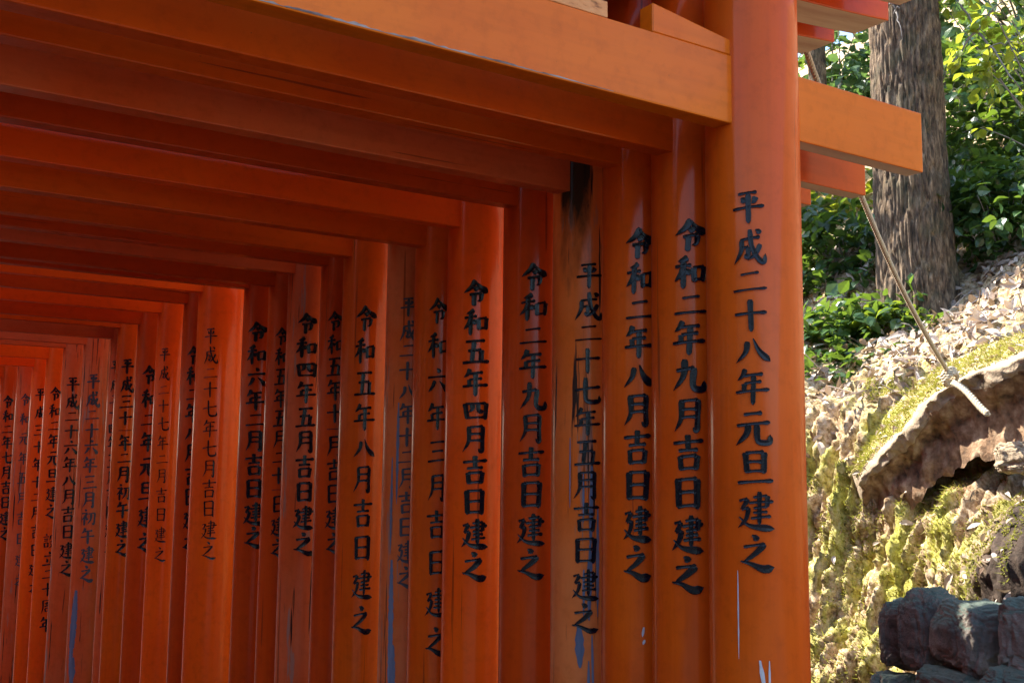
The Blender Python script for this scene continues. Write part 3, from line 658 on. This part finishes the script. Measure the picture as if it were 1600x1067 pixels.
# twigs: pale bare sprays in front of the dark shrubs
def spray(label, pts):
    mb = MB()
    for a, b_, r_ in pts:
        A, B = Vector(a), Vector(b_); n = 7
        q = [A.lerp(B, k / n) + Vector((0, 0, .02 * math.sin(math.pi * k / n))) + Vector(rng.normal(size=3) * .006) for k in range(n + 1)]
        mb.add(tube(q, [r_ * (1 - .6 * k / n) for k in range(n + 1)], 6))
    tag(obj('bare_branch', mb.mesh('bare_branch'), M['twig']), label, 'branch')
spray('pale thin forked branch crossing the shrubs at the top right', [(at(1490, -10, 6.2), at(1525, 50, 6.25), .010), (at(1525, 50, 6.25), at(1470, 130, 6.15), .008), (at(1525, 50, 6.25), at(1590, 130, 6.2), .009), (at(1525, 50, 6.25), at(1570, 0, 6.2), .007), (at(1545, 75, 6.22), at(1600, 70, 6.3), .005)])
spray('short pale twig hanging beside the lintel end over the trunk', [(at(1390, 8, 5.4), at(1400, 20, 5.42), .006), (at(1400, 20, 5.42), at(1409, 60, 5.4), .005), (at(1404, 14, 5.42), at(1398, 20, 5.42), .005)])

# ------------------------------------------------------------------ leaf litter on the slope
def litter(n, s0, s1, x0, x1, size, keep):
    pos, dr, nr, sz = [], [], [], []
    while len(pos) < n:
        s = rng.uniform(s0, s1); x = rng.uniform(x0, x1)
        if rng.random() > keep(s, x): continue
        u = u_of_x(x); p = np.array(hill_point(s, u)); pa = np.array(hill_point(s, u + .03)); pb = np.array(hill_point(s + .03, u))
        nrm = np.cross(pa - p, pb - p); nrm /= np.linalg.norm(nrm) + 1e-9
        if nrm[2] < 0: nrm = -nrm
        nn = nrm + rng.normal(size=3) * .55; nn /= np.linalg.norm(nn)
        d = np.cross(nn, rng.normal(size=3))
        pos.append(p + nrm * rng.uniform(.0, .022)); dr.append(d); nr.append(nn); sz.append(size * rng.uniform(.45, 1.25))
    return leaf_cloud(np.array(pos), np.array(dr), np.array(nr), np.array(sz), .58, .9)
def keep_up(s, x):
    k = min(1, max(.0, (x - 4.86) / .35)); return k if x < 7.2 else .4
V, Fc = litter(7500, 2.2, 5.6, 4.8, 8.0, .075, keep_up)
lm_ = MB(); lm_.V = [Vector(v) for v in V]; lm_.F = Fc
for _ in range(170):
    s_, x_ = rng.uniform(2.3, 5.2), rng.uniform(4.95, 7.2); p = Vector(hill_point(s_, u_of_x(x_))) + Vector((0, 0, .012)); d_ = Vector((rng.normal() * .6, rng.normal(), rng.normal() * .35)).normalized() * rng.uniform(.05, .2)
    lm_.add(tube([p - d_, p + Vector(rng.normal(size=3) * .012), p + d_], [.004, .0035, .0015], 5))
tag(obj('leaf_litter', lm_.mesh('leaf_litter', False), M['dead']), 'dry pale fallen leaves covering the slope below the trunk', 'leaf litter', kind='stuff')
V, Fc = litter(700, 1.6, 4.6, 4.2, 4.9, .065, lambda s, x: .95 if s < 3.1 else .2)
tag(obj('scattered_leaves', np_mesh('scattered_leaves', V, Fc, False), M['dead']), 'loose curled leaves on the soil above the boulders and mossy bank', 'leaf litter', kind='stuff')
# fine moss tufts and rootlets on the steep bank
def moss(n):
    V, Fc = [], []
    while len(V) < n * 3:
        s = rng.uniform(2.6, 4.9); x = rng.uniform(4.3, 5.15)
        k = mn.noise((s * 3.1, x * 5, 7.7)) + .5 * mn.noise((s * 11, x * 9, 1.1))
        if k < -.05: continue
        u = u_of_x(x); p = Vector(hill_point(s, u)); l = rng.uniform(.012, .04); a = rng.normal(size=3) * .5
        tip = p + Vector((-.45 + a[0] * .6, a[1], .15 + a[2] * .7)) * l; wv = Vector((a[1], 1, a[0])).normalized() * .0035
        o = len(V); V += [p - wv, p + wv, tip]; Fc.append((o, o + 1, o + 2))
    return V, Fc
V, Fc = moss(34000)
M['moss'] = leaf_mat('yellow_green_moss', (.10, .11, .02), (.36, .34, .08), .3, (.4, .4, .06), .8)
tag(obj('moss', np_mesh('moss', V, Fc, False), M['moss']), 'yellow green moss on the sunlit steep bank', 'moss', kind='stuff')

# ------------------------------------------------------------------ stones
def rock_mat(name, a, b_, c_, mossc):
    m, t, b = mat(name); co = coords(t, rnd=True); n1 = nz(t, co, 9, 7, .65); n2 = nz(t, co, 3, 4)
    col = ramp(t, n1, [(.3, a), (.52, b_), (.75, c_)])
    geo = N(t, 'ShaderNodeNewGeometry'); sp = N(t, 'ShaderNodeSeparateXYZ'); L(t, geo.outputs['Normal'], sp.inputs[0])
    k = ramp(t, math_(t, 'ADD', sp.outputs[2], math_(t, 'MULTIPLY', math_(t, 'SUBTRACT', n2, .5), 1.4)), [(.15, 0), (.6, 1)])
    col = mix(t, math_(t, 'MULTIPLY', k, .8), col, mossc)
    L(t, col, b.inputs['Base Color']); b.inputs['Roughness'].default_value = .85
    bump(t, b, math_(t, 'ADD', n1, math_(t, 'MULTIPLY', nz(t, co, 40, 5, .7), .5)), .7, .025); return m
M['rock'] = rock_mat('grey_mossy_stone', (.05, .042, .036), (.15, .125, .105), (.28, .25, .21), (.045, .08, .06))
M['ledge'] = rock_mat('pale_tan_rock', (.09, .06, .035), (.34, .26, .17), (.40, .32, .22), (.36, .28, .18))
M['raw'] = simple('broken_brown_earth_and_rock', [(.3, (.05, .028, .015)), (.5, (.22, .13, .07)), (.72, (.45, .33, .21))], 16, .95, .8, .02)
def rock(name, label, cat, centre, size, seed, mt, rot=0, boxy=.55, group=None, rough=.11):
    bm = bmesh.new(); bmesh.ops.create_icosphere(bm, subdivisions=6, radius=1)
    for v in bm.verts:
        p = v.co.copy(); q = Vector([math.copysign(abs(c) ** boxy, c) for c in p]); q = q * (.78)
        o = Vector((seed * 3.7, seed * 1.3, seed * 7.1))
        d = .15 * mn.noise(p * 1.1 + o) + rough * mn.noise(p * 2.7 + o) + rough * .5 * mn.noise(p * 7 + o) - .045 * max(0, 1 - abs(mn.noise(p * 2.1 + o * 2)) * 9) - .035 * abs(mn.noise(p * 5 + o)) + .03 * mn.noise(p * 17 + o) + .018 * mn.noise(p * 40 + o)
        v.co = Vector((q.x * size[0], q.y * size[1], q.z * size[2])) * (1 + d)
    bmesh.ops.rotate(bm, verts=bm.verts, cent=(0, 0, 0), matrix=Matrix.Rotation(rot, 3, 'Z'))
    o = obj(name, bm_mesh(name, bm, True), mt, None, tuple(centre)); tag(o, label, cat, group); return o
SG = 'boulders of the rough wall at the foot of the slope'
rock('boulder', 'rounded blue grey boulder at the left end of the top row, nearest the mossy bank', 'boulder', at(1410, 990, 3.72), (.13, .10, .17), 1, M['rock'], R(20), .62, SG, .10)
rock('boulder', 'tall upright boulder wedged between the rounded one and the broad square one', 'boulder', at(1455, 985, 3.66), (.14, .10, .20), 2, M['rock'], R(-10), .62, SG, .10)
rock('boulder', 'broad square faced boulder in the middle of the top row', 'boulder', at(1530, 1000, 3.58), (.16, .20, .17), 3, M['rock'], R(-30), .62, SG, .10)
rock('boulder', 'smooth bluish boulder cut by the right edge of the picture', 'boulder', at(1618, 995, 3.5), (.16, .13, .17), 4, M['rock'], R(10), .62, SG, .10)
rock('boulder', 'low boulder under the rounded one at the left of the bottom row', 'boulder', at(1405, 1090, 3.62), (.16, .13, .12), 5, M['rock'], R(30), .62, SG, .10)
rock('boulder', 'flat grey boulder under the broad square one in the bottom row', 'boulder', at(1510, 1095, 3.5), (.17, .22, .13), 6, M['rock'], R(-20), .62, SG, .10)
rock('boulder', 'dark boulder in the bottom row at the lower right corner', 'boulder', at(1610, 1100, 3.42), (.16, .18, .14), 7, M['rock'], R(5), .62, SG, .10)
# ledge: a tilted slab with a thick broken rim, hollow under it
def ledge():
    rim = [(1342, 752, 4.66), (1370, 718, 4.64), (1402, 688, 4.62), (1432, 655, 4.60), (1462, 622, 4.58), (1490, 600, 4.56), (1530, 585, 4.54), (1570, 570, 4.52), (1612, 552, 4.50), (1660, 535, 4.5)]
    back = [(1326, 720, 4.84), (1350, 690, 4.90), (1378, 660, 4.95), (1405, 628, 5.0), (1435, 596, 5.04), (1462, 575, 5.08), (1500, 556, 5.1), (1540, 540, 5.12), (1580, 524, 5.14), (1630, 505, 5.15)]
    n, k = 90, 14; T, Bt = [], []
    def samp(L_, t):
        f = t * (len(L_) - 1); i = min(int(f), len(L_) - 2); f -= i
        a = at(*L_[i]); b_ = at(*L_[i + 1]); return a.lerp(b_, f)
    V = []
    prof_ = [(j / k, 0) for j in range(k + 1)]     # back .. rim on top, then down the broken face, then back underneath
    for i in range(n + 1):
        t = i / n; r_ = samp(rim, t); b_ = samp(back, t); thick = .062 + .016 * mn.noise((t * 9, 1, 2))
        down = Vector((.02, .012, -thick))
        ring = [b_.lerp(r_, f / 14) for f in range(15)] + [r_ + down * (f / 6) for f in range(1, 7)] + [r_ + down + Vector((.10 * min(1, f / 3), .05 * min(1, f / 3), -.035 * f)) for f in range(1, 10)]
        for q, p in enumerate(ring):
            lw = 1 if q > 15 else .55
            nn = (mn.noise_vector(p * 7) * .028 + mn.noise_vector(p * 19) * .022 + mn.noise_vector(p * 45) * .010) * lw
            V.append(p + nn)
    w_ = 30; Fc = [(i * w_ + j, i * w_ + j + 1, (i + 1) * w_ + j + 1, (i + 1) * w_ + j) for i in range(n) for j in range(w_ - 1)]
    Fc += [tuple(range(w_ - 1, -1, -1)), tuple(n * w_ + j for j in range(w_))]
    mi = [1 if j < 11 else (0 if j < 20 else 2) for i in range(n) for j in range(w_ - 1)] + [0, 0]
    return np_mesh('rock_ledge', V, Fc, True, mi)
tag(obj('rock_ledge', ledge(), [M['ledge'], M['hill'], M['raw']]), 'tan rock ledge with mossy top overhanging the dark hollow in the bank', 'rock')
lv = [v.co for k, v in enumerate(bpy.data.objects['rock_ledge'].data.vertices) if 1 < k % 30 < 12]
lp = np.array([tuple(lv[rng.integers(len(lv))] + Vector((0, 0, .006))) for _ in range(260)])
V, Fc = leaf_cloud(lp, rng.normal(size=(260, 3)) * (1, 1, .4), unit(np.array([-.35, 0, 1.]) + rng.normal(size=(260, 3)) * .5), .05 * rng.uniform(.4, 1.2, 260), .5, .9)
mb_ = MB(); mb_.add(([Vector(v) for v in V], Fc))
tag(obj('ledge_litter', mb_.mesh('ledge_litter', False), M['dead']), 'small dry leaves lying on top of the tan rock ledge', 'leaf litter', kind='stuff')
V, Fc = [], []
for _ in range(7000):
    p = lv[rng.integers(len(lv))] + Vector(rng.normal(size=3) * .006); a = rng.normal(size=3) * .5; l = rng.uniform(.012, .045)
    o_ = len(V); wv = Vector((a[1], 1, a[0])).normalized() * .003; V += [p - wv, p + wv, p + Vector((-.35 + a[0] * .6, a[1] + .3, .25 + a[2] * .5)) * l]; Fc.append((o_, o_ + 1, o_ + 2))
tag(obj('ledge_moss', np_mesh('ledge_moss', V, Fc, False), M['moss']), 'straw coloured moss on top of the tan rock ledge', 'moss', kind='stuff')
rock('rock_outcrop', 'pale crumbling rock in the bank below the hollow', 'rock', at(1435, 835, 4.86), (.12, .16, .11), 11, M['ledge'], R(20), .85, None, .25)
rock('rock_outcrop', 'pale knobbly rock on the bank at the right edge below the ledge', 'rock', at(1595, 715, 4.55), (.10, .13, .09), 13, M['ledge'], R(0), .7, None, .2)

# ------------------------------------------------------------------ rope from the lintel end to the ledge
def rope():
    A = at(1258, 76, 2.77); B = at(1482, 582, 4.50); n = 700; mb = MB()
    cen = []
    for i in range(n + 1):
        t = i / n; p = A.lerp(B, t); p.z -= .10 * math.sin(math.pi * t); cen.append(p)
    # wraps round the ledge corner and a loose tail
    K = B + Vector((.0, 0, -.01)); axis = (at(1500, 620, 4.5) - at(1470, 560, 4.5)).normalized()
    tail0 = at(1490, 598, 4.47); tail1 = at(1543, 643, 4.36)
    def strands(c, rad, pitch, rs):
        T = [(c[min(i + 1, len(c) - 1)] - c[max(i - 1, 0)]).normalized() for i in range(len(c))]
        ln = 0; acc = [0]
        for a, b_ in zip(c, c[1:]): ln += (b_ - a).length; acc.append(ln)
        for s in range(3):
            q = []
            u = T[0].cross(Vector((0, 0, 1))).normalized()
            for i, p in enumerate(c):
                u = (u - T[i] * u.dot(T[i])).normalized(); v = T[i].cross(u); a = 2 * math.pi * (acc[i] / pitch + s / 3)
                q.append(p + (u * math.cos(a) + v * math.sin(a)) * rad)
            mb.add(tube(q, rs, 6))
    strands(cen, .0052, .04, .0057)
    tl = [tail0.lerp(tail1, i / 60) + Vector((0, 0, .01 * math.sin(i / 12))) for i in range(61)]
    strands(tl, .0075, .055, .0085)
    e1 = axis; e2 = e1.cross(Vector((0, 0, 1))).normalized(); e3 = e1.cross(e2)
    for w_ in range(3):
        lp = []
        for i in range(49):
            a = 2 * math.pi * i / 48; lp.append(K + e1 * (.014 * (w_ - .2) + .012 * math.sin(a)) + (e2 * math.cos(a) * .034 + e3 * math.sin(a) * .03))
        strands(lp, .006, .05, .0066)
    return mb.mesh('rope')
M['rope'] = simple('twisted_straw_rope', [(.3, (.42, .33, .20)), (.7, (.68, .58, .42))], 120, .85, .4, .002)
tag(obj('rope', rope(), M['rope']), 'taut twisted straw rope running from the lintel end down to the rock ledge', 'rope')
